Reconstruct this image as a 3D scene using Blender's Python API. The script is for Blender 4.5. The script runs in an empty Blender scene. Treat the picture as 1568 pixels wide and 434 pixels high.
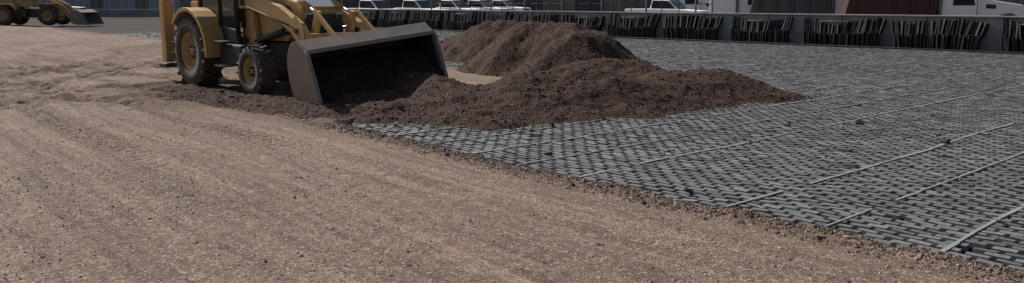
import bpy, bmesh, math, random
import numpy as np
from mathutils import Vector, Matrix
random.seed(3); rng=np.random.default_rng(5)
sc=bpy.context.scene
R=math.radians
# ------------------------------------------------------------------ noise
def vnoise(x,y,seed=0):
    xi=np.floor(x).astype(np.int64); yi=np.floor(y).astype(np.int64)
    fx=x-xi; fy=y-yi
    fx=fx*fx*(3-2*fx); fy=fy*fy*(3-2*fy)
    def h(a,b):
        n=(a*374761393+b*668265263+seed*974634777)&0xffffffff
        n=((n^(n>>13))*1274126177)&0xffffffff
        n=n^(n>>16)
        return (n&0xffff)/32767.5-1
    return (h(xi,yi)*(1-fx)+h(xi+1,yi)*fx)*(1-fy)+(h(xi,yi+1)*(1-fx)+h(xi+1,yi+1)*fx)*fy
def fbm(x,y,o=4,seed=0):
    r=0;a=1
    for i in range(o):
        r=r+a*vnoise(x,y,seed+i*17); x=x*2.03+5.3; y=y*2.03+1.7; a*=.5
    return r
def sstep(a,b,x):
    t=np.clip((x-a)/(b-a),0,1); return t*t*(3-2*t)
# ------------------------------------------------------------------ site frame
P0=(3.28,4.88); U=(-.663,.749); V=(.749,.663)
def to_uv(X,Y):
    dx=X-P0[0]; dy=Y-P0[1]
    return dx*U[0]+dy*U[1], dx*V[0]+dy*V[1]
def from_uv(u,v):
    return P0[0]+u*U[0]+v*V[0], P0[1]+u*U[1]+v*V[1]
def edge_s(u):
    return sstep(8.6,10.6,u)*7.0+.045*vnoise(u*2.2,u*0,3)+.02*vnoise(u*7,u*0,4)
def seg_d(X,Y,a,b):
    ax,ay=a;bx,by=b
    t=np.clip(((X-ax)*(bx-ax)+(Y-ay)*(by-ay))/((bx-ax)**2+(by-ay)**2+1e-9),0,1)
    return np.hypot(X-ax-t*(bx-ax),Y-ay-t*(by-ay)),t
ARCS=[(-12.0,13.6,3.6,.24),(-12.0,13.6,1.9,.24),(-20,32,15,.27),(-20,32,13.2,.27),(-4,34,14,.25),(-4,34,16,.25),(-14.5,17.5,2.2,.22),(-30,20,20,.25),(-30,20,18.2,.25),(-3,40,26.5,.25),(-3,40,24.6,.25),(-14,30,15.2,.25),(-14,30,17.0,.25)]
def rutmask(X,Y):
    return sstep(11.6,14.0,Y)*sstep(-5.2,-7.0,X)
def tracks(X,Y):
    g=np.zeros_like(X)
    for (cx,cy,rad,w) in ARCS:
        g=np.maximum(g,np.exp(-((np.hypot(X-cx,Y-cy)-rad)/w)**2))
    return g
def ground_h(X,Y):
    u,v=to_uv(X,Y)
    s=v-edge_s(u)
    far=np.hypot(X,Y)
    fade=np.clip(1.5-far/60,0.0,1)
    z=.02*fbm(X*.35,Y*.35,3,11)
    z=z+fade*(.009*fbm(v*5.5,u*.25,3,21)+.005*fbm(X*6,Y*6,4,31))
    m=rutmask(X,Y)*fade
    z=z+m*(.03*fbm(X*.8,Y*.5,3,41)+.018*np.abs(fbm(X*3.5,Y*2.5,3,47)))
    for (cx,cy,rad,w) in ARCS:
        rr=np.hypot(X-cx,Y-cy); th=np.arctan2(Y-cy,X-cx); d=rr-rad
        g=np.exp(-(d/w)**2)*m
        z=z-.05*g+.032*np.exp(-((np.abs(d)-w*1.5)/.10)**2)*m+.018*g*np.sign(np.sin(th*rad*2*np.pi/.26+np.abs(d)*14))
    for off in (-.9,.9,-1.9,-3.1,-4.6):
        d=(X+4.12)*.707+(Y-15.42)*.707-off+.15*vnoise(u*.3,u*0,5)
        g=np.exp(-(d/.2)**2)*sstep(6,9,u)*fade
        z=z-.028*g+.014*g*np.sign(np.sin(u*2*np.pi/.2+np.abs(d)*12))
    for off in (-1.5,-2.9,-4.1,-5.6):
        dd=v-off+.1*vnoise(u*.2,u*0,8)
        z=z-.018*np.exp(-(dd/.2)**2)+.01*np.exp(-((np.abs(dd)-.3)/.07)**2)
    b=np.exp(-((s+.16)/.12)**2)
    z=z+b*(.03+.022*fbm(u*2.5,v*4,3,51))+.4*np.exp(-((s+.17)/.22)**2)*.05*np.abs(fbm(X*9,Y*9,3,61))
    t=sstep(-.10,.16,s)
    z=z*(1-t)+t*(-.11+.006*fbm(X*2,Y*2,2,71))
    return z,s
PILES=[((.45,20.3),(1.65,19.4),1.30,1.95),((-.95,25.4),(-.1,25.0),1.2,1.95),
       ((-.9,13.1),(.1,13.2),.45,1.45),((.3,13.3),(1.5,13.45),.60,1.6),((3.0,14.8),(3.9,15.1),.54,1.55),((1.6,16.6),(2.3,16.4),.58,1.6),
       ((-3.0,13.3),(-1.0,12.8),.32,1.0),((-6.3,15.6),(-3.1,12.65),.17,.82),((1.9,14.1),(2.9,14.4),.47,1.3),
       ((-2.4,12.3),(-.6,11.95),.25,.82),((-1.75,13.75),(-1.1,13.2),.56,1.0)]
def pile_h(X,Y):
    W=.26
    Xw=X+W*fbm(X*.8,Y*.8,3,101); Yw=Y+W*fbm(X*.8,Y*.8,3,131)
    hs=[]
    for a,b,h,r in PILES:
        d,t=seg_d(Xw,Yw,a,b)
        q=1-d/r
        hs.append(h*np.where(q>0,q*(1.15-.15*q),q*1.15))
    hs=np.array(hs); k=18
    z=np.log(np.sum(np.exp(k*np.clip(hs,-1,3)),axis=0))/k
    z=z+np.clip(z+.1,0,.25)*(.18*fbm(X*1.7,Y*1.7,4,151))+.022*fbm(X*6,Y*6,3,161)*np.clip(z*6+.6,0,1)
    z=z+.009*fbm(X*20,Y*20,2,171)
    return z-.05
# ------------------------------------------------------------------ materials
def nt(name):
    m=bpy.data.materials.new(name); m.use_nodes=True
    n=m.node_tree; return m,n,n.nodes['Principled BSDF']
def N(n,t,**k):
    x=n.nodes.new(t)
    for a,b in k.items():
        if a in x.inputs: x.inputs[a].default_value=b
        else: setattr(x,a,b)
    return x
def mixc(n,fac,a,b,mode='MIX'):
    x=n.nodes.new('ShaderNodeMix'); x.data_type='RGBA'; x.blend_type=mode
    for sock,val in ((x.inputs[0],fac),(x.inputs[6],a),(x.inputs[7],b)):
        if hasattr(val,'node'): n.links.new(val,sock)
        elif isinstance(val,(int,float)): sock.default_value=val
        else: sock.default_value=(*val,1)
    return x.outputs[2]
def ramp(n,src,stops):
    r=n.nodes.new('ShaderNodeValToRGB'); n.links.new(src,r.inputs[0])
    e=r.color_ramp.elements
    while len(e)<len(stops): e.new(.5)
    for i,(p,c) in enumerate(stops):
        e[i].position=p; e[i].color=(c,c,c,1) if isinstance(c,(int,float)) else (*c,1)
    return r.outputs[0]
def paint(name,col,rough=.5,metal=0,dust=.35,dustcol=(.30,.23,.17),scale=3,bump=.1):
    m,n,b=nt(name)
    g=n.nodes.new('ShaderNodeTexCoord')
    a=N(n,'ShaderNodeTexNoise',Scale=scale,Detail=8.0,Roughness=.7); n.links.new(g.outputs['Object'],a.inputs['Vector'])
    a2=N(n,'ShaderNodeTexNoise',Scale=scale*9,Detail=4.0); n.links.new(g.outputs['Object'],a2.inputs['Vector'])
    f=ramp(n,a.outputs[0],[(.35,0.15*dust),(.65,dust)])
    c=mixc(n,f,col,dustcol)
    c=mixc(n,ramp(n,a2.outputs[0],[(.55,0),(.75,.35*min(1,dust*2))]),c,tuple(x*.4 for x in col))
    n.links.new(c,b.inputs['Base Color'])
    b.inputs['Metallic'].default_value=metal
    n.links.new(ramp(n,a.outputs[0],[(.3,rough),(.7,min(1,rough+.3))]),b.inputs['Roughness'])
    if bump:
        bp=N(n,'ShaderNodeBump',Strength=bump,Distance=.01); n.links.new(a2.outputs[0],bp.inputs['Height']); n.links.new(bp.outputs[0],b.inputs['Normal'])
    return m
def gravel(name,c1,c2,light,attr=False,contrast=1.0):
    m,n,b=nt(name)
    g=n.nodes.new('ShaderNodeNewGeometry'); pos=g.outputs['Position']
    big=N(n,'ShaderNodeTexNoise',Scale=.45,Detail=7.0,Roughness=.62); n.links.new(pos,big.inputs['Vector'])
    med=N(n,'ShaderNodeTexNoise',Scale=8.0,Detail=9.0,Roughness=.8); n.links.new(pos,med.inputs['Vector'])
    fine=N(n,'ShaderNodeTexNoise',Scale=75.0,Detail=4.0,Roughness=.7); n.links.new(pos,fine.inputs['Vector'])
    c=mixc(n,ramp(n,big.outputs[0],[(.35,0),(.65,1)]),c1,c2)
    if attr:
        mp=n.nodes.new('ShaderNodeMapping'); mp.vector_type='POINT'
        rot=n.nodes.new('ShaderNodeVectorRotate'); rot.rotation_type='Z_AXIS'; rot.inputs['Angle'].default_value=R(48.5); n.links.new(pos,rot.inputs['Vector'])
        mp.inputs['Scale'].default_value=(.13,2.2,1); n.links.new(rot.outputs[0],mp.inputs['Vector'])
        st=N(n,'ShaderNodeTexNoise',Scale=1.3,Detail=7.0,Roughness=.65); n.links.new(mp.outputs[0],st.inputs['Vector'])
        c=mixc(n,ramp(n,st.outputs[0],[(.42,0),(.62,.9)]),c,tuple(x*1.45 for x in c1))
        st2=N(n,'ShaderNodeTexNoise',Scale=4.0,Detail=5.0,Roughness=.65); n.links.new(mp.outputs[0],st2.inputs['Vector'])
        c=mixc(n,ramp(n,st2.outputs[0],[(.36,.6),(.5,0)]),c,tuple(x*.55 for x in c2))
    c=mixc(n,ramp(n,med.outputs[0],[(.38,.6*contrast),(.56,0)]),c,tuple(x*.5 for x in c2))
    c=mixc(n,ramp(n,med.outputs[0],[(.56,0),(.68,.28*contrast)]),c,light)
    c=mixc(n,ramp(n,fine.outputs[0],[(.40,.6*contrast),(.56,0)]),c,tuple(x*.38 for x in c2))
    vo=N(n,'ShaderNodeTexVoronoi',Scale=58.0); n.links.new(pos,vo.inputs['Vector'])
    sep=n.nodes.new('ShaderNodeSeparateColor'); n.links.new(vo.outputs['Color'],sep.inputs[0])
    c=mixc(n,ramp(n,sep.outputs[0],[(.84,0),(.88,.6)]),c,light)
    c=mixc(n,ramp(n,sep.outputs[1],[(.80,0),(.86,.55)]),c,tuple(x*.38 for x in c2))
    if attr:
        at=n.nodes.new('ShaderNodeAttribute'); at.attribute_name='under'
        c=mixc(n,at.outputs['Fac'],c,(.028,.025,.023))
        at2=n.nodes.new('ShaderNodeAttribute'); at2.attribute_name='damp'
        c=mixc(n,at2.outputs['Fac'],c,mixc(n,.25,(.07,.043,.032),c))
    n.links.new(c,b.inputs['Base Color'])
    b.inputs['Roughness'].default_value=.93; b.inputs['Specular IOR Level'].default_value=.25
    add=N(n,'ShaderNodeMath',operation='ADD'); n.links.new(fine.outputs[0],add.inputs[0])
    mu=N(n,'ShaderNodeMath',operation='MULTIPLY'); mu.inputs[1].default_value=.7; n.links.new(vo.outputs['Distance'],mu.inputs[0]); n.links.new(mu.outputs[0],add.inputs[1])
    bp=N(n,'ShaderNodeBump',Strength=.75*contrast,Distance=.018); n.links.new(add.outputs[0],bp.inputs['Height']); n.links.new(bp.outputs[0],b.inputs['Normal'])
    return m
def stonemat(name,stops):
    m,n,b=nt(name)
    g=n.nodes.new('ShaderNodeNewGeometry')
    c=ramp(n,g.outputs['Random Per Island'],stops)
    no=N(n,'ShaderNodeTexNoise',Scale=120.0,Detail=3.0); n.links.new(g.outputs['Position'],no.inputs['Vector'])
    c=mixc(n,.3,c,no.outputs[0],'OVERLAY')
    n.links.new(c,b.inputs['Base Color']); b.inputs['Roughness'].default_value=.85
    return m
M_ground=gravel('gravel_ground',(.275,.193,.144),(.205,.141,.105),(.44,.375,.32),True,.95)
M_pile=gravel('damp_gravel',(.088,.047,.031),(.058,.032,.022),(.16,.10,.074),False,.9)
M_soil=gravel('shaded_soil',(.04,.024,.018),(.028,.017,.013),(.08,.055,.044),False,.8)  # bucket soil, darkened so its colour carries the shade inside the bucket
M_stone=stonemat('stones_dry',[(0,(.08,.056,.044)),(.45,(.21,.15,.114)),(.85,(.33,.26,.21)),(1,(.56,.51,.46))])
M_stone2=stonemat('stones_damp',[(0,(.026,.014,.010)),(.55,(.078,.042,.029)),(.92,(.14,.085,.062)),(1,(.30,.24,.20))])
M_stone3=stonemat('stones_edge',[(0,(.045,.03,.023)),(.5,(.13,.085,.064)),(.9,(.24,.175,.14)),(1,(.40,.34,.30))])
M_yel=paint('machine_yellow',(.52,.29,.07),.45,0,.58)
M_yel2=paint('loader_yellow',(.40,.25,.07),.5,0,.5)
M_blk=paint('black_steel',(.018,.018,.018),.5,0,.25,(.12,.09,.07))
M_rub=paint('tyre_rubber',(.028,.026,.025),.8,0,.75,(.15,.11,.085),5)
M_steel=paint('worn_bucket_steel',(.19,.165,.14),.5,.15,.85,(.30,.235,.18),4)
M_stin=paint('soiled_shaded_steel',(.025,.019,.016),.8,0,.5,(.045,.032,.026),4)  # soil stain plus the bucket's inner shade, both put into the colour
M_rod=paint('chrome_rod',(.6,.6,.6),.2,1,.1)
M_dark=paint('engine_dark',(.03,.03,.03),.7,0,.3)
M_white=paint('truck_white',(.85,.86,.87),.35,0,.06,(.5,.47,.43))
M_red=paint('dark_red_paint',(.055,.012,.011),.5,0,.12,(.14,.10,.09))
M_conc=paint('concrete',(.29,.285,.275),.9,0,.7,(.20,.19,.18),1.2,.3)
M_geo=paint('black_geocell_plastic',(.012,.012,.013),.5,0,.22,(.06,.056,.052),2)
M_lamp=paint('lamp_lens',(.5,.5,.48),.15,0,.05)
M_galv=paint('galvanised_steel',(.20,.21,.22),.5,.4,.2)
m,n,b=nt('dark_glass'); b.inputs['Base Color'].default_value=(.02,.025,.03,1); b.inputs['Roughness'].default_value=.08; M_glass=m
m,n,b=nt('decal_white'); b.inputs['Base Color'].default_value=(.6,.6,.58,1); M_dec=m
def corr(name,col,scale):
    m,n,b=nt(name)
    g=n.nodes.new('ShaderNodeTexCoord')
    w=N(n,'ShaderNodeTexWave',Scale=scale,Distortion=0.0); w.bands_direction='X'; n.links.new(g.outputs['Object'],w.inputs['Vector'])
    no=N(n,'ShaderNodeTexNoise',Scale=.6,Detail=8.0,Roughness=.7); n.links.new(g.outputs['Object'],no.inputs['Vector'])
    c=mixc(n,ramp(n,no.outputs[0],[(.35,.1),(.7,.6)]),col,tuple(x*.55 for x in col))
    c=mixc(n,ramp(n,w.outputs[0],[(.2,.5),(.6,0)]),c,tuple(x*.6 for x in col))
    n.links.new(c,b.inputs['Base Color']); b.inputs['Roughness'].default_value=.6
    bp=N(n,'ShaderNodeBump',Strength=1.0,Distance=.06); n.links.new(w.outputs[0],bp.inputs['Height']); n.links.new(bp.outputs[0],b.inputs['Normal'])
    return m
M_corr=corr('corrugated_light',(.36,.38,.41),.4); M_corrd=corr('corrugated_dark',(.09,.095,.105),.4)
M_corrt=corr('corrugated_tan',(.24,.225,.20),.4)
# mat strips
m,n,b=nt('geocell_strip'); M_mat=m
g=n.nodes.new('ShaderNodeNewGeometry')
no=N(n,'ShaderNodeTexNoise',Scale=.7,Detail=7.0,Roughness=.65); n.links.new(g.outputs['Position'],no.inputs['Vector'])
c=ramp(n,g.outputs['Random Per Island'],[(0,(.105,.109,.111)),(.5,(.165,.17,.173)),(1,(.255,.26,.262))])
c=mixc(n,ramp(n,no.outputs[0],[(.42,0),(.68,.65)]),c,(.195,.176,.156))
no2=N(n,'ShaderNodeTexNoise',Scale=40.0,Detail=5.0,Roughness=.7); n.links.new(g.outputs['Position'],no2.inputs['Vector'])
c=mixc(n,ramp(n,no2.outputs[0],[(.42,.55),(.62,0)]),c,(.066,.062,.057))
n.links.new(c,b.inputs['Base Color']); b.inputs['Roughness'].default_value=.55
bp=N(n,'ShaderNodeBump',Strength=.4,Distance=.01); n.links.new(no2.outputs[0],bp.inputs['Height']); n.links.new(bp.outputs[0],b.inputs['Normal'])
M_seam=paint('seam_strip',(.28,.285,.285),.65,0,.7,(.20,.19,.175),6)
# ------------------------------------------------------------------ mesh helpers
def npmesh(name,verts,faces,mat,smooth=False,attrs=None,parent=None):
    me=bpy.data.meshes.new(name)
    verts=np.asarray(verts,dtype=np.float32); faces=np.asarray(faces,dtype=np.int32)
    nf,k=faces.shape
    me.vertices.add(len(verts)); me.vertices.foreach_set('co',verts.ravel())
    me.loops.add(nf*k); me.loops.foreach_set('vertex_index',faces.ravel())
    me.polygons.add(nf); me.polygons.foreach_set('loop_start',np.arange(0,nf*k,k,dtype=np.int32))
    me.polygons.foreach_set('loop_total',np.full(nf,k,dtype=np.int32))
    me.polygons.foreach_set('use_smooth',np.full(nf,smooth))
    if attrs:
        for a,v in attrs.items():
            at=me.attributes.new(a,'FLOAT','POINT'); at.data.foreach_set('value',np.asarray(v,dtype=np.float32).ravel())
    me.update(calc_edges=True); me.materials.append(mat)
    o=bpy.data.objects.new(name,me); sc.collection.objects.link(o)
    if parent: o.parent=parent
    return o
def grid(name,xs,ys,hf,mat,attrs=None,keep=None):
    X,Y=np.meshgrid(xs,ys); Z=hf(X,Y)
    nx,ny=len(xs),len(ys)
    v=np.stack([X.ravel(),Y.ravel(),Z.ravel()],1)
    i=np.arange(nx*ny).reshape(ny,nx)
    f=np.stack([i[:-1,:-1].ravel(),i[:-1,1:].ravel(),i[1:,1:].ravel(),i[1:,:-1].ravel()],1)
    if keep is not None:
        kk=keep(X,Y,Z).ravel(); f=f[kk[f].any(axis=1)]
    return npmesh(name,v,f,mat,True,attrs(X,Y) if attrs else None)
def axis(a,b,step,lo,hi,g):
    m=list(np.arange(a,b,step)); s=step;x=m[-1]
    while x<hi: s*=g; x+=s; m.append(x)
    s=step;x=m[0];l=[]
    while x>lo: s*=g; x-=s; l.append(x)
    return np.array(l[::-1]+m)
def boxes(C,A,B,H,L,W,T):
    n=len(C); out=np.zeros((n,8,3))
    k=0
    for sz in (-1,1):
        for (sx,sy) in ((-1,-1),(1,-1),(1,1),(-1,1)):
            out[:,k]=C+A*(sx*L)[:,None]+B*(sy*W)[:,None]+H*(sz*T)[:,None]; k+=1
    f=np.array([[4,5,6,7],[0,1,5,4],[1,2,6,5],[2,3,7,6],[3,0,4,7]])
    F=(np.arange(n)[:,None,None]*8+f[None]).reshape(-1,4)
    return out.reshape(-1,3),F
def stones(name,X,Y,Z,size,mat):
    n=len(X)
    base=np.array([[1,0,0],[0,1,0],[-1,0,0],[0,-1,0],[0,0,1],[0,0,-1]],float)
    P=base[None]+rng.normal(0,.22,(n,6,3))
    sc3=np.stack([size*rng.uniform(.7,1.3,n),size*rng.uniform(.5,1,n),size*rng.uniform(.35,.75,n)],1)
    P=P*sc3[:,None,:]
    a=rng.uniform(0,6.28,n); ca,sa=np.cos(a),np.sin(a)
    x=P[:,:,0]*ca[:,None]-P[:,:,1]*sa[:,None]; y=P[:,:,0]*sa[:,None]+P[:,:,1]*ca[:,None]
    v=np.stack([x+X[:,None],y+Y[:,None],P[:,:,2]+Z[:,None]+(size*.15)[:,None]],2).reshape(-1,3)
    f=np.array([[0,1,4],[1,2,4],[2,3,4],[3,0,4],[1,0,5],[2,1,5],[3,2,5],[0,3,5]])
    F=(np.arange(n)[:,None,None]*6+f[None]).reshape(-1,3)
    return npmesh(name,v,F,mat)
def link(o,parent,mat,bevel=0,smooth=False):
    sc.collection.objects.link(o)
    if mat: o.data.materials.append(mat)
    if parent: o.parent=parent
    if bevel:
        b=o.modifiers.new('b','BEVEL'); b.width=bevel; b.segments=2; b.limit_method='ANGLE'; b.angle_limit=R(40)
    if smooth:
        for p in o.data.polygons: p.use_smooth=True
    return o
def pyd(name,v,f): 
    me=bpy.data.meshes.new(name); me.from_pydata(v,[],f); me.update(); return bpy.data.objects.new(name,me)
def fixn(o):
    bm=bmesh.new(); bm.from_mesh(o.data); bmesh.ops.recalc_face_normals(bm,faces=bm.faces); bm.to_mesh(o.data); bm.free()
def box(name,parent,mat,c,s,rot=(0,0,0),bevel=.012):
    hx,hy,hz=s[0]/2,s[1]/2,s[2]/2
    v=[(x,y,z) for z in(-hz,hz) for x,y in((-hx,-hy),(hx,-hy),(hx,hy),(-hx,hy))]
    f=[(3,2,1,0),(4,5,6,7),(0,1,5,4),(1,2,6,5),(2,3,7,6),(3,0,4,7)]
    o=pyd(name,v,f); o.location=c; o.rotation_euler=rot
    return link(o,parent,mat,min(bevel,min(s)*.3))
def prism(name,parent,mat,pts,y0,y1,bevel=.012):
    n=len(pts); v=[(x,y0,z) for x,z in pts]+[(x,y1,z) for x,z in pts]
    f=[tuple(range(n)),tuple(range(2*n-1,n-1,-1))]+[((i+1)%n,i,n+i,n+(i+1)%n) for i in range(n)]
    o=pyd(name,v,f); fixn(o)
    return link(o,parent,mat,bevel)
def cyl(name,parent,mat,p0,p1,r,n=20,r2=None):
    p0=Vector(p0);p1=Vector(p1); d=p1-p0; q=d.to_track_quat('Z','Y'); r2=r if r2 is None else r2
    v=[];L=d.length
    for z,rr in((0,r),(L,r2)):
        for i in range(n):
            a=2*math.pi*i/n; v.append(tuple(p0+q@Vector((rr*math.cos(a),rr*math.sin(a),z))))
    f=[(i,(i+1)%n,n+(i+1)%n,n+i) for i in range(n)]+[tuple(range(n-1,-1,-1)),tuple(range(n,2*n))]
    o=pyd(name,v,f); link(o,parent,mat)
    for p in o.data.polygons: p.use_smooth=len(p.vertices)==4
    return o
def lathe(name,parent,mat,prof,c,n=48,closed=True):
    m=len(prof); v=[];f=[]
    for i in range(n):
        a=2*math.pi*i/n
        for (y,r) in prof: v.append((r*math.cos(a),y,r*math.sin(a)))
    for i in range(n):
        for j in range(m if closed else m-1):
            a=i*m+j;b=i*m+(j+1)%m;c2=((i+1)%n)*m+(j+1)%m;d=((i+1)%n)*m+j
            f.append((a,b,c2,d))
    o=pyd(name,v,f); fixn(o)
    o.location=c; link(o,parent,mat)
    for p in o.data.polygons: p.use_smooth=True
    return o
def wheel(parent,tag,c,r,w,side,rimmat,lugs=20,rimf=.52):
    h=w/2; ri=r*rimf
    prof=[(-h*.75,ri),(-h*.95,ri+.02),(-h,ri+(r-ri)*.45),(-h*.93,r*.9),(-h*.8,r*.955),(0,r*.97),(h*.8,r*.955),(h*.93,r*.9),(h,ri+(r-ri)*.45),(h*.95,ri+.02),(h*.75,ri)]
    lathe('tyre_'+tag,parent,M_rub,prof,c,48)
    s=side
    rim=[(s*h*.78,ri*1.02),(s*h*.84,ri*1.0),(s*h*.78,ri*.93),(s*h*.35,ri*.86),(s*h*.18,ri*.70),(s*h*.22,ri*.52),(s*h*.42,ri*.42),(s*h*.44,ri*.22),(s*h*.58,ri*.2),(s*h*.6,.001)]
    lathe('rim_'+tag,parent,rimmat,rim,c,40,False)
    rb=[(-s*h*.78,ri*1.02),(-s*h*.3,ri*.85),(-s*h*.3,.001)]
    lathe('rim_back_'+tag,parent,rimmat,rb,c,40,False)
    for i in range(8):
        a=i*math.pi/4
        p=Vector(c)+Vector((ri*.33*math.cos(a),s*h*.4,ri*.33*math.sin(a)))
        cyl('bolt_%s_%d'%(tag,i),parent,M_blk,p,p+Vector((0,s*.05,0)),.016,8)
    C=[];A=[];B=[];H=[]
    for i in range(lugs):
        for sd in(-1,1):
            a=2*math.pi*(i+(.5 if sd>0 else 0))/lugs
            rad=np.array([math.cos(a),0,math.sin(a)]); tan=np.array([-math.sin(a),0,math.cos(a)]); y=np.array([0,1.,0])
            ax=(y*sd*.85+tan*.55); ax/=np.linalg.norm(ax)
            C.append(rad*r*.965+y*sd*h*.48); A.append(ax); H.append(rad); B.append(np.cross(rad,ax))
    n_=len(C)
    v,f=boxes(np.array(C),np.array(A),np.array(B),np.array(H),np.full(n_,h*.58),np.full(n_,r*.042),np.full(n_,r*.05))
    o=npmesh('tread_'+tag,v,f,M_rub,False,None,parent); o.location=c
def empty(name,loc,rz,rx=0,ry=0):
    e=bpy.data.objects.new(name,None); sc.collection.objects.link(e); e.location=loc; e.rotation_euler=(rx,ry,rz); e.empty_display_size=.3
    return e
# ------------------------------------------------------------------ ground
xs=axis(-14,9,.045,-500,500,1.06); ys=axis(3.2,22,.045,-60,700,1.045)
def gattr(X,Y):
    z,s=ground_h(X,Y)
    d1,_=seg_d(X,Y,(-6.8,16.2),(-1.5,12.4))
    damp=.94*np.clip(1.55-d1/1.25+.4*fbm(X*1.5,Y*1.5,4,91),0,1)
    u,v=to_uv(X,Y)
    damp=np.maximum(damp,.65*np.exp(-((v-edge_s(u)+.12)/.22)**2)*np.clip(.85+.6*fbm(X*3,Y*3,3,97),0,1))
    far=rutmask(X,Y)
    damp=np.maximum(damp,.5*sstep(.05,.8,fbm(X*.5,Y*.3,4,99))*far)
    damp=np.maximum(damp,.55*tracks(X,Y)*far*np.clip(.7+.6*fbm(X,Y,3,93),0,1))
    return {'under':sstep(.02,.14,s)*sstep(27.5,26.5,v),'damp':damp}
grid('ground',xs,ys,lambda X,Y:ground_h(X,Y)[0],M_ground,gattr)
def scatter(n,x0,x1,y0,y1):
    return rng.uniform(x0,x1,n),rng.uniform(y0,y1,n)
X,Y=scatter(150000,-10,4,3.6,14)
k=(rng.uniform(0,1,len(X))<np.clip(1.1-Y/14,0.2,1)*np.clip(.6+.7*fbm(X*1.2,Y*1.2,3,501),.1,1)); X,Y=X[k],Y[k]
z,s=ground_h(X,Y); k=(s<.02)&(np.abs(X)<Y*.78+1); X,Y,z=X[k],Y[k],z[k]
stones('loose_gravel',X,Y,z,rng.lognormal(math.log(.005),.5,len(X)).clip(.0025,.02),M_stone)
u=rng.uniform(-3,8.8,24000); v=edge_s(u)+rng.normal(-.12,.13,len(u)); k=v-edge_s(u)<.2; u,v=u[k],v[k]
X,Y=from_uv(u,v); z,s=ground_h(X,Y)
stones('edge_gravel',X,Y,np.maximum(z,-.09),rng.lognormal(math.log(.008),.45,len(X)).clip(.004,.028),M_stone3)
# ------------------------------------------------------------------ gravel piles
px=np.arange(-7.6,6.6,.04); py=np.concatenate([np.arange(10.4,17,.035),np.arange(17,28.5,.06)])
grid('gravel_pile',px,py,pile_h,M_pile,None,lambda X,Y,Z:Z>-.16)
X,Y=scatter(180000,-7,6.2,10.6,27); z=pile_h(X,Y); k=z>-.02; X,Y,z=X[k],Y[k],z[k]
stones('pile_stones',X,Y,z,rng.lognormal(math.log(.0092),.5,len(X)).clip(.004,.04),M_stone2)
X,Y=scatter(50000,-2.5,7.5,10.3,19); z=pile_h(X,Y); k=(z<0)&(z>-.42)&(rng.uniform(0,1,len(X))<np.exp(z*9)); X,Y=X[k],Y[k]
uu,vv=to_uv(X,Y); k=vv-edge_s(uu)>0; X,Y=X[k],Y[k]
stones('spilt_gravel',X,Y,np.full(len(X),-.02),rng.lognormal(math.log(.011),.4,len(X)),M_stone2)
X,Y=scatter(12000,-2,16,5,24); uu,vv=to_uv(X,Y); k=(vv>0.1)&(uu<12)&(rng.uniform(0,1,len(X))<np.clip(.35+.9*fbm(X*.4,Y*.4,3,511),.05,1)); X,Y=X[k],Y[k]
stones('scattered_chips',X,Y,np.full(len(X),-.022),rng.lognormal(math.log(.011),.5,len(X)),M_stone3)
# ------------------------------------------------------------------ geocell mat
pu,pv=.20,.098
iu=np.arange(int(-7/pu),int(47/pu)); iv=np.arange(0,int(26/pv))
IU,IV=np.meshgrid(iu,iv); IU=IU.ravel(); IV=IV.ravel()
u=IU*pu+(IV%2)*pu*.5; v=IV*pv+.02
u=u+.03*vnoise(u*.5,v*.9,201); v=v+.05*vnoise(u*.35,v*.3,211)+rng.normal(0,.003,len(u))
X,Y=from_uv(u,v); z,s=ground_h(X,Y); ph=pile_h(X,Y)
k=(s>.0)&(ph<.12)&(X<Y*.85+3)
k&=rng.uniform(0,1,len(X))>.005
X,Y,u,v=X[k],Y[k],u[k],v[k]; n_=len(X)
zt=-.035+.012*fbm(X*.6,Y*.6,3,221)+rng.normal(0,.003,n_)
tu=rng.normal(0,.035,n_); tv=rng.normal(0,.05,n_); ya=rng.normal(0,.02,n_)
A=np.stack([U[0]*np.cos(ya)-U[1]*np.sin(ya),U[1]*np.cos(ya)+U[0]*np.sin(ya),tu],1); B=np.stack([A[:,1],-A[:,0],tv],1)
H=np.cross(A,B); H*=np.sign(H[:,2])[:,None]
C=np.stack([X,Y,zt-.02],1)
v8,f=boxes(C,A,B,H,np.full(n_,.079)+rng.normal(0,.004,n_),np.full(n_,.033)+rng.normal(0,.002,n_),np.full(n_,.02))
mat_o=npmesh('geocell_mat',v8,f,M_mat)
k=(Y<24); Xc,Yc=X[k]+U[0]*.05,Y[k]+U[1]*.05; n2=len(Xc)
v8,f=boxes(np.stack([Xc+V[0]*.049,Yc+V[1]*.049,zt[k]-.04],1),np.tile([U[0],U[1],0],(n2,1)),np.tile([V[0],V[1],0],(n2,1)),np.tile([0,0,1.],(n2,1)),np.full(n2,.012),np.full(n2,.028),np.full(n2,.02))
o=npmesh('ties',v8,f,M_mat,False,None,mat_o)
C=[];Ls=[];Ws=[];A=[]
kk=0
for su in np.arange(-5.35,46,.85):
    kk+=1
    if kk%2 and (random.random()<.4): continue
    w=.016 if kk%2==0 else .010
    v0=max(0,float(edge_s(np.array([su]))[0]))+.05
    for q in np.arange(v0,26,.5):
        if random.random()<.05: continue
        a0=su+.03*float(vnoise(np.array([q*.7]),np.array([su]),231)[0]); a1=su+.03*float(vnoise(np.array([(q+.5)*.7]),np.array([su]),231)[0])
        x0,y0=from_uv(a0,q);x1,y1=from_uv(a1,q+.5)
        if float(pile_h(np.array([(x0+x1)/2]),np.array([(y0+y1)/2]))[0])>0.05: continue
        d=np.array([x1-x0,y1-y0,0]);L=np.linalg.norm(d)
        zz=-.035+.012*float(fbm(np.array([x0*.6]),np.array([y0*.6]),3,221)[0])+.007
        C.append([(x0+x1)/2,(y0+y1)/2,zz]);A.append(d/L);Ls.append(L/2+.002);Ws.append(w*random.uniform(.7,1.25))
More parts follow.
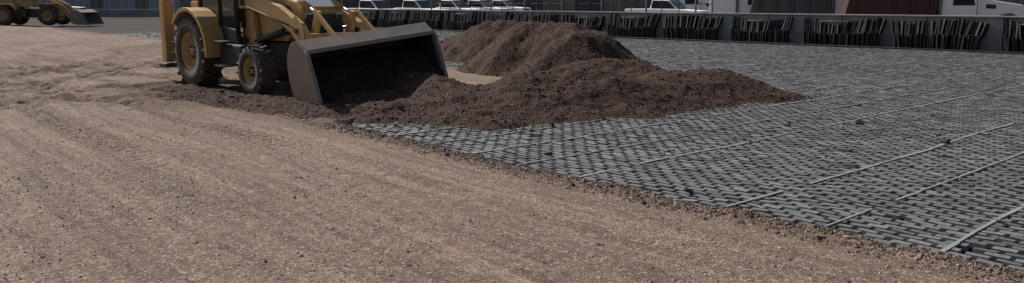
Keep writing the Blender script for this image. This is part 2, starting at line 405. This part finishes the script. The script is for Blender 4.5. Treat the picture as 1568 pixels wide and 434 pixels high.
C=np.array(C);A=np.array(A);H=np.tile([0,0,1.],(len(C),1));B=np.cross(H,A)
v8,f=boxes(C,A,B,H,np.array(Ls),np.array(Ws),np.full(len(C),.005))
npmesh('seams',v8,f,M_seam,False,None,mat_o)
for i,(x,y,s_) in enumerate([(1.62,7.15,.06),(5.4,9.75,.085),(4.0,11.4,.05),(.42,9.0,.05),(4.6,11.0,.04),(4.9,10.7,.045),(5.6,10.3,.04)]):
    vv=[(random.uniform(-1,1)*s_,random.uniform(-.6,.6)*s_,random.uniform(0,1)*s_) for _ in range(9)]
    bm=bmesh.new(); [bm.verts.new(p) for p in vv]; bmesh.ops.convex_hull(bm,input=bm.verts)
    me=bpy.data.meshes.new('rubber_scrap'); bm.to_mesh(me); bm.free()
    o=bpy.data.objects.new('rubber_scrap',me); link(o,None,M_geo); o.location=(x,y,-.02)
# ------------------------------------------------------------------ perimeter wall + bundles
W0=np.array([17.9,28.]); D=np.array([-.70,.714]); D/=np.linalg.norm(D); Nn=np.array([-D[1],D[0]])
if Nn@(-W0)<0: Nn=-Nn
ang=math.atan2(D[1],D[0])
we=empty('concrete_wall',(W0[0],W0[1],0),ang)
for i in range(-6,17):
    box('panel_%d'%(i+6),we,M_conc,(i*3.2+1.6,0,.50+random.uniform(-.01,.01)),(3.17,.28,1.32),(0,0,0),.02)
    box('coping_%d'%(i+6),we,M_conc,(i*3.2+1.6,0,1.20),(3.19,.40,.07),(0,0,0),.015)
ly=1 if (np.array([-math.sin(ang),math.cos(ang)])@Nn)>0 else -1
rngs=[(-9.4,-6.3),(-6.0,-2.7),(-2.5,.75),(1.2,4.4),(4.7,7.95),(8.4,11.3),(11.8,14.9),(15.2,18.2),(18.6,21.3),(21.8,25),(25.3,28),(28.3,31),(31.5,34.5),(35,38),(38.5,41.5)]
for bi,(s0,s1) in enumerate(rngs):
    s0+=random.uniform(0,.1); s1-=random.uniform(0,.1)
    C=[];A=[];B=[];H=[];L=[];Wd=[];T=[]
    n_=int((s1-s0)/.115); droop=random.uniform(.03,.28); ph=random.uniform(0,6); base=random.uniform(1.0,1.12)
    for i in range(n_):
        t=(i+.5)/n_
        top=base-droop*math.sin(math.pi*t)**2+random.uniform(-.05,.05)-.06*math.sin(t*7+ph)
        bot=.0+.05*math.sin(t*9+ph)+random.uniform(0,.05); mid=(top+bot)/2; lean=random.uniform(-.10,.10)+.35*(t-.5)
        for part in range(2):
            zc=(top+mid)/2 if part else (mid+bot)/2
            off=.32+random.uniform(-.02,.02)+(0 if part else .12)
            C.append([s0+(s1-s0)*t+(lean*.25 if part else -lean*.25),ly*off,zc])
            h=np.array([lean*(1 if part else .7)+random.uniform(-.04,.04),ly*(-.25 if part else .05),1.]);h/=np.linalg.norm(h)
            a=np.array([1,random.uniform(-.5,.5),0.]);a-=h*(a@h);a/=np.linalg.norm(a)
            A.append(a);H.append(h);B.append(np.cross(h,a));L.append(random.uniform(.024,.042));Wd.append(random.uniform(.08,.13));T.append((top-bot)/4+.03)
    v8,f=boxes(np.array(C),np.array(A),np.array(B),np.array(H),np.array(L),np.array(Wd),np.array(T))
    o=npmesh('geocell_bundle',v8,f,M_geo); o.location=(W0[0],W0[1],0); o.rotation_euler=(0,0,ang)
    cyl('hanger_bar',o,M_geo,(s0+.05,ly*.3,base-.08),(s1-.05,ly*.3,base-.12),.03,8)
    box('backing_fold',o,M_geo,((s0+s1)/2,ly*.24,.38),(s1-s0-.25,.12,.66),(0,0,0),.03)
v8,f=boxes(np.array([[14.,ly*.62,-.03]]),np.array([[1.,0,0]]),np.array([[0,1.,0]]),np.array([[0,0,1.]]),np.array([26.]),np.array([.35]),np.array([.05]))
o=npmesh('base_shadow_strip',v8,f,M_geo); o.location=(W0[0],W0[1],0); o.rotation_euler=(0,0,ang)  # black strip standing in for the shadow at the foot of the bundles
# ------------------------------------------------------------------ steel fence behind the wall
fe=empty('steel_fence',(W0[0]+2.5*-Nn[0],W0[1]+2.5*-Nn[1],0),ang)
for i in range(14,37):
    cyl('post_%d'%i,fe,M_dark if i%3 else M_galv,(i*1.0+random.uniform(-.05,.05),0,0),(i*1.0,0,3.0),.05 if i%3==0 else .025,10)
for j,zz in enumerate((.5,1.62,2.95)): cyl('rail_%d'%j,fe,M_dark,(14,0,zz),(36,0,zz),.018,8)
# ------------------------------------------------------------------ backhoe loader
bh=empty('backhoe_loader',(-4.12,15.42,-.02),R(-45))
for s,t in((-1,'right'),(1,'left')):
    wheel(bh,'rear_'+t,(-2.45,s*.88,.74),.74,.46,s,M_yel,20,.52)
    wheel(bh,'front_'+t,(0,s*.88,.48),.48,.33,s,M_yel,18,.5)
cyl('rear_axle',bh,M_dark,(-2.45,-.8,.74),(-2.45,.8,.74),.13); cyl('front_axle',bh,M_dark,(0,-.8,.48),(0,.8,.48),.09)
box('frame',bh,M_dark,(-1.1,0,.78),(3.6,.62,.42)); box('front_frame',bh,M_dark,(.75,0,.85),(.5,.7,.35))
prism('hood',bh,M_yel,[(-.95,1.02),(-.95,2.0),(-.3,1.97),(.75,1.76),(.92,1.62),(.95,1.42),(.35,1.02)],-.43,.43,.04)
box('hood_stripe_right',bh,M_blk,(-.1,-.437,1.62),(1.25,.01,.2),(0,.06,0),0); box('hood_stripe_left',bh,M_blk,(-.1,.437,1.62),(1.25,.01,.2),(0,.06,0),0)
for j in range(3):
    prism('hood_decal_%d'%j,bh,M_dec,[(-.45+j*.15,1.58),(-.43+j*.15,1.70),(-.34+j*.15,1.695),(-.36+j*.15,1.575)],-.449,-.443,0)
prism('grille',bh,M_dark,[(.36,.95),(.97,1.40),(.97,1.0),(.8,.62),(.4,.62)],-.41,.41,.02)
box('grille_face',bh,M_blk,(.975,0,1.28),(.02,.76,.5),(0,0,0),.005)
for i in range(7): box('grille_bar_%d'%i,bh,M_dark,(.99,0,1.08+i*.06),(.02,.72,.016),(0,0,0),0)
box('nose_panel',bh,M_dec,(.853,0,1.722),(.20,.56,.012),(0,R(38),0),.004)
for s in(-1,1):
    box('headlight_%d'%(s+1),bh,M_lamp,(.965,s*.31,1.5),(.04,.15,.11)); box('mirror_bracket_%d'%(s+1),bh,M_blk,(.5,s*.45,1.3),(.5,.02,.3))
    for (x0,z0,x1,z1,t) in((-.98,1.0,-1.1,2.75,'a'),(-1.75,1.0,-1.75,2.75,'b'),(-2.65,1.55,-2.6,2.75,'c')):
        cyl('pillar_%s_%d'%(t,s+1),bh,M_blk,(x0,s*.70,z0),(x1,s*.68,z1),.045,8)
    box('door_glass_%d'%(s+1),bh,M_glass,(-1.4,s*.68,1.95),(.62,.02,1.5),(0,0,0),0)
    box('rear_side_glass_%d'%(s+1),bh,M_glass,(-2.2,s*.68,2.15),(.82,.02,1.1),(0,0,0),0)
    prism('door_panel_%d'%(s+1),bh,M_blk,[(-.95,.95),(-1.8,.95),(-1.8,1.3),(-.98,1.2)],s*.66,s*.72)
    pts=[(-2.45+.90*math.cos(R(-5+i*14.5)),.74+.90*math.sin(R(-5+i*14.5))) for i in range(11)]
    pts2=[(-2.45+.82*math.cos(R(-5+i*14.5)),.74+.82*math.sin(R(-5+i*14.5))) for i in range(10,-1,-1)]
    prism('rear_fender_%d'%(s+1),bh,M_yel,pts+pts2,s*.66,s*1.12,.01)
    prism('fender_skirt_%d'%(s+1),bh,M_yel,pts+[(-3.2,1.75),(-1.75,1.75)],s*.60,s*.657,.01)
    box('side_tank_%d'%(s+1),bh,M_blk,(-1.15,s*.62,.72),(.95,.42,.42),(0,0,0),.04)
    box('step_%d'%(s+1),bh,M_steel,(-1.2,s*.93,.52),(.42,.22,.04)); box('step2_%d'%(s+1),bh,M_blk,(-1.3,s*.90,.98),(.36,.2,.035))
    cyl('handrail_%d'%(s+1),bh,M_blk,(-.9,s*.78,1.05),(-.98,s*.78,2.0),.018,8)
    arm=[(-1.0,1.62),(-1.0,1.86),(-.55,1.92),(.55,1.68),(1.25,1.38),(1.60,1.05),(2.06,.55),(2.04,.40),(1.88,.40),(1.36,.90),(1.02,1.16),(.45,1.42),(-.5,1.62)]
    prism('loader_arm_%d'%(s+1),bh,M_yel,arm,s*.56,s*.68,.015)
    prism('arm_plate_%d'%(s+1),bh,M_yel,[(.95,1.32),(1.15,1.52),(1.42,1.3),(1.45,1.05),(1.1,1.1)],s*.683,s*.71,.01)
    prism('tower_%d'%(s+1),bh,M_yel,[(-1.1,.7),(-1.15,1.9),(-.75,1.9),(-.5,.7)],s*.45,s*.55,.01)
    cyl('lift_cylinder_%d'%(s+1),bh,M_blk,(-.65,s*.50,1.0),(.45,s*.50,1.22),.06,14); cyl('lift_rod_%d'%(s+1),bh,M_rod,(.4,s*.50,1.21),(1.15,s*.50,1.32),.03,10)
    for (x,z) in((-.8,1.76),(1.2,1.25),(1.95,.48)): cyl('pin_%d_%d'%(s+1,int(x*10)),bh,M_blk,(x,s*.53,z),(x,s*.74,z),.055,14)
    cyl('hose_%d'%(s+1),bh,M_blk,(-.9,s*.70,1.72),(1.1,s*.70,1.30),.014,8)
    cyl('tilt_cylinder_%d'%(s+1),bh,M_yel,(.35,s*.30,1.88),(1.05,s*.34,1.65),.055,14); cyl('tilt_rod_%d'%(s+1),bh,M_rod,(1.0,s*.34,1.67),(1.38,s*.36,1.53),.028,10)
    prism('tilt_lever_%d'%(s+1),bh,M_yel,[(1.18,1.02),(1.10,1.12),(1.32,1.6),(1.44,1.58),(1.30,1.1)],s*.32,s*.40,.01)
    prism('tilt_link_%d'%(s+1),bh,M_yel,[(1.34,1.56),(1.38,1.64),(2.12,1.12),(2.07,1.04)],s*.41,s*.46,.01)
    box('stabiliser_%d'%(s+1),bh,M_yel,(-3.62,s*1.02,1.15),(.22,.2,1.35),(0,0,0),.02)
    cyl('stabiliser_rod_%d'%(s+1),bh,M_rod,(-3.62,s*.88,1.0),(-3.62,s*.86,1.9),.03,10)
    prism('stabiliser_pad_%d'%(s+1),bh,M_blk,[(-3.82,.45),(-3.42,.45),(-3.46,.36),(-3.78,.36)],s*.86,s*1.18)
box('floor',bh,M_blk,(-1.75,0,1.02),(1.75,1.3,.08)); box('roof',bh,M_yel,(-1.8,0,2.83),(1.95,1.5,.14),(0,0,0),.05)
box('windscreen',bh,M_glass,(-1.02,0,2.0),(.02,1.3,1.5),(0,R(-4),0),0); box('rear_glass',bh,M_glass,(-2.63,0,2.15),(.02,1.3,1.1),(0,0,0),0)
box('seat',bh,M_blk,(-1.9,0,1.4),(.5,.5,.14)); box('seat_back',bh,M_blk,(-2.15,0,1.75),(.14,.48,.6)); cyl('steering_column',bh,M_blk,(-1.15,0,1.1),(-1.4,0,1.75),.04,10)
box('arm_crossbar',bh,M_yel,(1.38,0,1.12),(.14,1.11,.16))
box('rear_frame',bh,M_yel,(-3.45,0,.85),(.2,1.8,.5))
prism('boom',bh,M_yel,[(-3.5,.8),(-3.9,.9),(-4.15,2.1),(-3.8,3.4),(-3.6,3.4),(-3.85,2.1),(-3.4,1.0)],-.14,.14)
prism('stick',bh,M_yel,[(-3.9,3.45),(-3.6,3.35),(-4.4,1.2),(-4.55,1.2)],-.11,.11)
prism('hoe_bucket',bh,M_steel,[(-4.6,1.3),(-4.3,1.25),(-4.15,.8),(-4.35,.5),(-4.8,.45),(-4.95,.75)],-.3,.3)
cyl('exhaust',bh,M_dark,(.1,.25,1.8),(.1,.25,2.6),.045,12)
bk=empty('bucket',(0,0,0),0,R(5.5)); bk.parent=bh; bk.location=(.05,0,.07)
HW=1.28
shell=[(2.62,1.02),(2.36,1.20),(2.16,1.14),(2.02,.96),(1.97,.76),(1.98,.52),(2.04,.30),(2.18,.13),(2.38,.03),(2.88,-.06)]
def off(p,d):
    out=[]
    for i in range(len(p)):
        a=Vector(p[max(i-1,0)]);b=Vector(p[min(i+1,len(p)-1)]);t=(b-a).normalized(); nrm=Vector((-t.y,t.x)); out.append(tuple(Vector(p[i])+nrm*d))
    return out
def shellmesh(name,p,q,mat):
    n_=len(p); v=[];f=[]
    for y in(-HW,HW):
        v+=[(x,y,z) for x,z in p]+[(x,y,z) for x,z in q]
    m2=2*n_
    for i in range(n_-1):
        f.append((i,i+1,m2+i+1,m2+i)); f.append((n_+i,m2+n_+i,m2+n_+i+1,n_+i+1))
    f.append((0,m2,m2+n_,n_)); f.append((n_-1,n_+n_-1,m2+n_+n_-1,m2+n_-1))
    o=pyd(name,v,f); fixn(o); link(o,bk,mat)
shellmesh('bucket_shell',shell,off(shell,.02),M_steel)
shellmesh('bucket_inner_shade',off(shell,.022),off(shell,.032),M_stin)  # thin dark skin painting the shade onto the inner shell
for s in(-1,1):
    prism('cheek_%d'%(s+1),bk,M_steel,shell,s*HW,s*(HW+.035),.008)
    prism('cheek_inner_shade_%d'%(s+1),bk,M_stin,[(x*.985+.02,z*.97+.02) for x,z in shell],s*(HW-.006),s*(HW-.002),0)  # same painted shade on the inner cheek faces
    prism('cheek_edge_%d'%(s+1),bk,M_steel,[(2.58,1.04),(2.65,.99),(2.94,-.06),(2.84,-.06),(2.56,.94)],s*(HW-.012),s*(HW+.055),.006)
box('cutting_edge',bk,M_steel,(2.88,0,-.066),(.22,2*HW+.1,.03),(0,R(10),0),.006)
box('top_lip',bk,M_steel,(2.615,0,1.025),(.05,2*HW+.02,.07),(0,R(-20),0),.01)
for i in range(-2,3): prism('back_rib_%d'%(i+2),bk,M_steel,[(2.26,1.16),(2.0,.96),(1.955,.76),(1.965,.5),(2.02,.28),(1.88,.4),(1.84,.8),(1.94,1.1)],i*.3-.02,i*.3+.02,.004)
gx=np.linspace(2.03,3.55,52); gy=np.linspace(-HW+.012,HW-.012,90)
Xg,Yg=np.meshgrid(gx,gy)
Zg=.86-.60*(Xg-2.0)/1.0+.07*fbm(Xg*2.5,Yg*2.5,4,301)*np.clip((Xg-1.9)*2,0,1)+.03*fbm(Xg*12,Yg*12,3,302)
Zg=Zg-.10*(1-sstep(-1.1,0.4,Yg))*sstep(2.2,2.8,Xg)*1.6
Zg=np.where(Xg>2.78,Zg-.10*(np.abs(Yg)/HW)**3-.35*(Xg-2.78),Zg)
i=np.arange(52*90).reshape(90,52)
f=np.stack([i[:-1,:-1].ravel(),i[:-1,1:].ravel(),i[1:,1:].ravel(),i[1:,:-1].ravel()],1)
npmesh('soil_load',np.stack([Xg.ravel(),Yg.ravel(),Zg.ravel()],1),f,M_soil,True,None,bk)
# ------------------------------------------------------------------ wheel loader (far left)
wl=empty('wheel_loader',(-36.0,61,0),R(3))
for s,t in((-1,'right'),(1,'left')):
    wheel(wl,'rear_'+t,(-1.8,s*1.0,.72),.72,.5,s,M_yel2,18); wheel(wl,'front_'+t,(1.4,s*1.0,.72),.72,.5,s,M_yel2,18)
    prism('fender_%d'%(s+1),wl,M_yel2,[(-2.7,1.3),(-2.5,1.6),(-1.1,1.6),(-.7,1.2),(-.8,1.15),(-1.2,1.5),(-2.4,1.5),(-2.6,1.28)],s*.7,s*1.25)
    prism('front_fender_%d'%(s+1),wl,M_yel2,[(.7,1.4),(.9,1.62),(1.9,1.62),(1.95,1.55),(1.0,1.52),(.8,1.35)],s*.7,s*1.25)
    prism('lift_arm_%d'%(s+1),wl,M_yel2,[(1.0,1.7),(1.2,2.0),(2.3,1.5),(3.1,.55),(3.0,.3),(2.8,.35),(2.1,1.15)],s*.45,s*.6)
    cyl('lift_cyl_%d'%(s+1),wl,M_blk,(.9,s*.4,.9),(2.2,s*.4,1.2),.07)
prism('engine_hood',wl,M_yel2,[(-3.2,.8),(-3.2,1.9),(-2.9,2.1),(-1.1,2.1),(-1.1,.8)],-.65,.65,.05)
box('counterweight',wl,M_yel2,(-3.25,0,.95),(.5,1.9,.6),(0,0,0),.08)
box('rear_body',wl,M_dark,(-1.5,0,.9),(2.2,1.2,.6)); box('front_body',wl,M_yel2,(1.2,0,1.1),(1.3,.9,.9)); box('articulation',wl,M_dark,(.15,0,.8),(1,.6,.5))
box('cab_base',wl,M_yel2,(-.5,0,1.6),(1.4,1.3,.5)); box('cab_glass',wl,M_glass,(-.5,0,2.4),(1.3,1.2,1.1)); box('cab_roof',wl,M_yel2,(-.5,0,3.02),(1.5,1.4,.14))
for sx in(-1.15,.15):
    for s in(-1,1): cyl('cab_pillar_%d_%d'%(sx*10,s),wl,M_blk,(sx,s*.62,1.8),(sx,s*.62,3.0),.05,8)
sh=[(4.0,.95),(3.6,1.15),(3.2,1.0),(3.05,.6),(3.15,.2),(3.5,.05),(4.4,.02)]
prism('bucket_side_r',wl,M_steel,sh,-1.35,-1.31); prism('bucket_side_l',wl,M_steel,sh,1.31,1.35)
prism('bucket_body',wl,M_steel,sh+[(4.38,.07),(3.52,.12),(3.25,.25),(3.15,.6),(3.27,.93),(3.6,1.06),(3.95,.9)],-1.31,1.31,.0)
# ------------------------------------------------------------------ road vehicles
def tyre(parent,tag,c,r,w,s):
    h=w/2;ri=r*.6
    lathe('tyre_'+tag,parent,M_rub,[(-h*.8,ri),(-h,ri+.05),(-h*.9,r*.96),(-h*.6,r),(h*.6,r),(h*.9,r*.96),(h,ri+.05),(h*.8,ri)],c,28)
    lathe('rim_'+tag,parent,M_galv,[(s*h*.8,ri),(s*h*.4,ri*.8),(s*h*.5,ri*.3),(s*h*.8,ri*.2),(s*h*.8,.001)],c,24,False)
def pickup(loc,rz,mat):
    e=empty('pickup_truck',loc,rz)
    body=[(2.75,.5),(2.8,.85),(2.7,1.12),(1.25,1.22),(.95,1.24),(-.9,1.26),(-2.75,1.24),(-2.8,.6),(-2.3,.48),(-2.25,.7),(-2.05,.9),(-1.65,.95),(-1.3,.85),(-1.15,.48),(1.25,.48),(1.35,.8),(1.6,.93),(2.0,.93),(2.25,.75),(2.3,.48)]
    prism('body',e,mat,body,-.95,.95,.05)
    prism('cabin',e,mat,[(1.2,1.2),(.45,1.85),(-.75,1.88),(-.95,1.2)],-.80,.80,.06)
    for s in(-1,1):
        prism('side_glass_%d'%(s+1),e,M_glass,[(1.0,1.27),(.42,1.78),(-.68,1.80),(-.8,1.27)],s*.80,s*.812,0)
        for x in(1.8,-1.7): tyre(e,'%d_%d'%(x*10,s),(x,s*.82,.4),.4,.26,s)
        box('headlight_%d'%(s+1),e,M_lamp,(2.74,s*.72,.95),(.08,.32,.2)); box('mirror_%d'%(s+1),e,M_blk,(.85,s*1.03,1.35),(.1,.16,.2))
    prism('windscreen',e,M_glass,[(1.19,1.24),(.5,1.83),(.52,1.85),(1.22,1.25)],-.7,.7,0)
    box('grille',e,M_blk,(2.79,0,.9),(.05,1.05,.3)); box('bumper',e,M_galv,(2.82,0,.55),(.12,1.85,.2)); box('bed',e,M_blk,(-1.85,0,1.262),(1.6,1.6,.01),(0,0,0),0)
def semi(loc,rz,mat,rear=None,rmat=None,sleeper=True):
    e=empty('semi_truck',loc,rz)
    prism('hood',e,mat,[(.0,1.0),(.0,1.88),(.5,1.82),(1.9,1.58),(2.15,1.4),(2.2,.85),(1.95,.6),(1.8,.95),(1.4,1.15),(.95,1.05),(.75,.7),(.2,.7)],-.98,.98,.07)
    prism('cab',e,mat,[(.02,.7),(.02,1.9),(-.35,2.75),(-.9,2.9),(-1.7,2.95),(-1.7,.7)],-1.08,1.08,.06)
    if sleeper: prism('sleeper',e,mat,[(-1.72,.9),(-1.72,3.3),(-2.2,3.5),(-3.4,3.5),(-3.4,.9)],-1.15,1.15,.06)
    prism('windscreen',e,M_glass,[(.04,1.93),(-.33,2.72),(-.30,2.74),(.08,1.95)],-.95,.95,0)
    for s in(-1,1):
        prism('door_glass_%d'%(s+1),e,M_glass,[(-.2,1.55),(-.45,2.6),(-1.2,2.65),(-1.2,1.55)],s*1.08,s*1.092,0)
        prism('door_seam_%d'%(s+1),e,M_blk,[(-.08,.8),(-.10,1.85),(-.13,1.85),(-.11,.8)],s*1.08,s*1.086,0)
        box('headlight_%d'%(s+1),e,M_lamp,(2.08,s*.8,1.2),(.2,.3,.22)); cyl('fuel_tank_%d'%(s+1),e,M_galv,(-.8,s*.95,.65),(-2.4,s*.95,.65),.32,20)
        cyl('exhaust_%d'%(s+1),e,M_galv,(-1.8,s*1.2,1.0),(-1.8,s*1.2,3.7),.07,10); box('mirror_%d'%(s+1),e,M_blk,(.1,s*1.3,2.2),(.1,.18,.45)); box('step_%d'%(s+1),e,M_galv,(-.5,s*1.1,.5),(.8,.2,.06))
        for x in(1.4,-4.3,-5.6): tyre(e,'%d_%d'%(x*10,s),(x,s*.92,.5),.5,.3 if x>0 else .5,s)
        prism('hood_vent_%d'%(s+1),e,M_blk,[(.3,1.4),(.3,1.62),(.75,1.58),(.75,1.38)],s*.98,s*.986,0)
        prism('wheel_arch_%d'%(s+1),e,M_blk,[(1.9,.72),(1.78,1.0),(1.42,1.17),(1.02,1.06),(.84,.76),(.9,.74),(1.08,.98),(1.42,1.08),(1.7,.94),(1.82,.7)],s*.98,s*.987,0)
    box('bumper',e,M_galv,(2.25,0,.62),(.15,2.2,.34),(0,0,0),.03); box('grille',e,M_blk,(2.19,0,1.12),(.05,1.0,.5)); box('chassis',e,M_dark,(-2.4,0,.75),(8,.8,.25))
    if rear=='dump':
        prism('dump_body',e,rmat,[(-1.95,1.0),(-1.8,2.6),(-5.9,2.6),(-6.2,1.05)],-1.2,1.2,.04)
        for i in range(5):
            for s in(-1,1): box('dump_rib_%d_%d'%(i,s+1),e,rmat,(-2.2-i*.85,s*1.235,1.8),(.1,.07,1.5))
def sx(px_,Yd): return (px_-784)/1232*Yd
for (px_,Yd,rz) in [(575,60,-40),(640,63,-38),(695,68,-38),(735,74,-30),(770,82,-30),(1020,56,-35),(1245,62,-30)]:
    pickup((sx(px_,Yd),Yd,0),R(rz),M_white)
semi((sx(1178,48),48,0),R(-22),M_white,None)
semi((sx(1075,60),60,0),R(-18),M_white,'dump',M_corrd,False)
semi((sx(1325,45),45,0),R(-20),M_white,'dump',M_corrd,False)
semi((sx(1488,41),41,0),R(-16),M_white,'dump',M_red,False)
pickup((sx(90,90),90,0),R(5),M_white)
pickup((sx(55,98),98,0),R(5),M_blk)
# ------------------------------------------------------------------ background buildings
def building(name,cx,cy,w,d,h,rz,mat,doors=4,doormat=M_corrd):
    e=empty(name,(cx,cy,0),rz)
    box('walls',e,mat,(0,0,h/2),(w,d,h),(0,0,0),.02)
    box('plinth',e,M_conc,(0,0,.25),(w+.12,d+.12,.5),(0,0,0),.02)
    box('roof_edge',e,M_galv,(0,0,h+.15),(w+.6,d+.6,.3),(0,0,0),.02)
    for i in range(doors):
        x=-w/2+(i+.5)*w/doors
        box('roller_door_%d'%i,e,doormat,(x,-d/2-.04,2.0),(4,.1,4),(0,0,0),.01)
        box('door_frame_%d'%i,e,M_galv,(x,-d/2-.05,4.1),(4.4,.2,.2))
        box('window_%d'%i,e,M_glass,(x+w/doors*.36,-d/2-.03,3.2),(1.6,.08,1.0),(0,0,0),0)
        box('pilaster_%d'%i,e,mat,(x+w/doors*.5,-d/2-.1,h/2),(.4,.22,h))
building('corrugated_warehouse',56,78,56,18,7,R(-6),M_corr,8,M_corrt)
building('dark_warehouse',2,112,62,20,7,R(0),M_corrd,8,M_corrt)
building('tan_workshop',-48,112,34,16,6,R(3),M_corrt,6,M_corr)
building('grey_depot',-95,118,50,20,6,R(5),M_corrd,6,M_corrt)
building('long_shed',125,95,80,20,7,R(-14),M_corrt,8,M_corr)
e=empty('low_block_wall',(-38,92,0),R(3))
for i in range(8): box('block_%d'%i,e,M_conc,(-14+i*4,0,.45),(3.96,.4,.9),(0,0,0),.03)
for (x,y) in((9,62),(20,70),(33,64),(-2,85),(-20,95)):
    e=empty('utility_pole',(x,y,0),0); cyl('shaft',e,M_galv,(0,0,0),(0,0,8),.12,12,.08); box('crossarm',e,M_galv,(0,0,7.4),(1.8,.1,.12)); box('base',e,M_conc,(0,0,.2),(.6,.6,.4))
# ------------------------------------------------------------------ light
az_vec=Vector((-.70,.62,.90)).normalized()
sun=bpy.data.lights.new('sun','SUN'); sun.energy=4.6; sun.angle=R(.6); sun.color=(1,.96,.91)
so=bpy.data.objects.new('sun',sun); sc.collection.objects.link(so); so.rotation_euler=az_vec.to_track_quat('Z','Y').to_euler()
w=bpy.data.worlds.new('World'); sc.world=w; w.use_nodes=True
nn=w.node_tree; sky=nn.nodes.new('ShaderNodeTexSky'); sky.sky_type='NISHITA'; sky.sun_disc=False
sky.sun_elevation=math.asin(az_vec.z); sky.sun_rotation=math.atan2(az_vec.x,az_vec.y); sky.dust_density=3.0
bg=nn.nodes['Background']; bg.inputs[1].default_value=.075; nn.links.new(sky.outputs[0],bg.inputs[0])
sc.view_settings.view_transform='Standard'; sc.view_settings.look='None'; sc.view_settings.exposure=0
# ------------------------------------------------------------------ camera
cam=bpy.data.cameras.new('cam'); cam.sensor_width=36; cam.lens=36*1220/1568; cam.clip_end=2000
co=bpy.data.objects.new('camera',cam); sc.collection.objects.link(co); co.location=(0,0,1.73); co.rotation_euler=(R(90-9.95),0,0); sc.camera=co
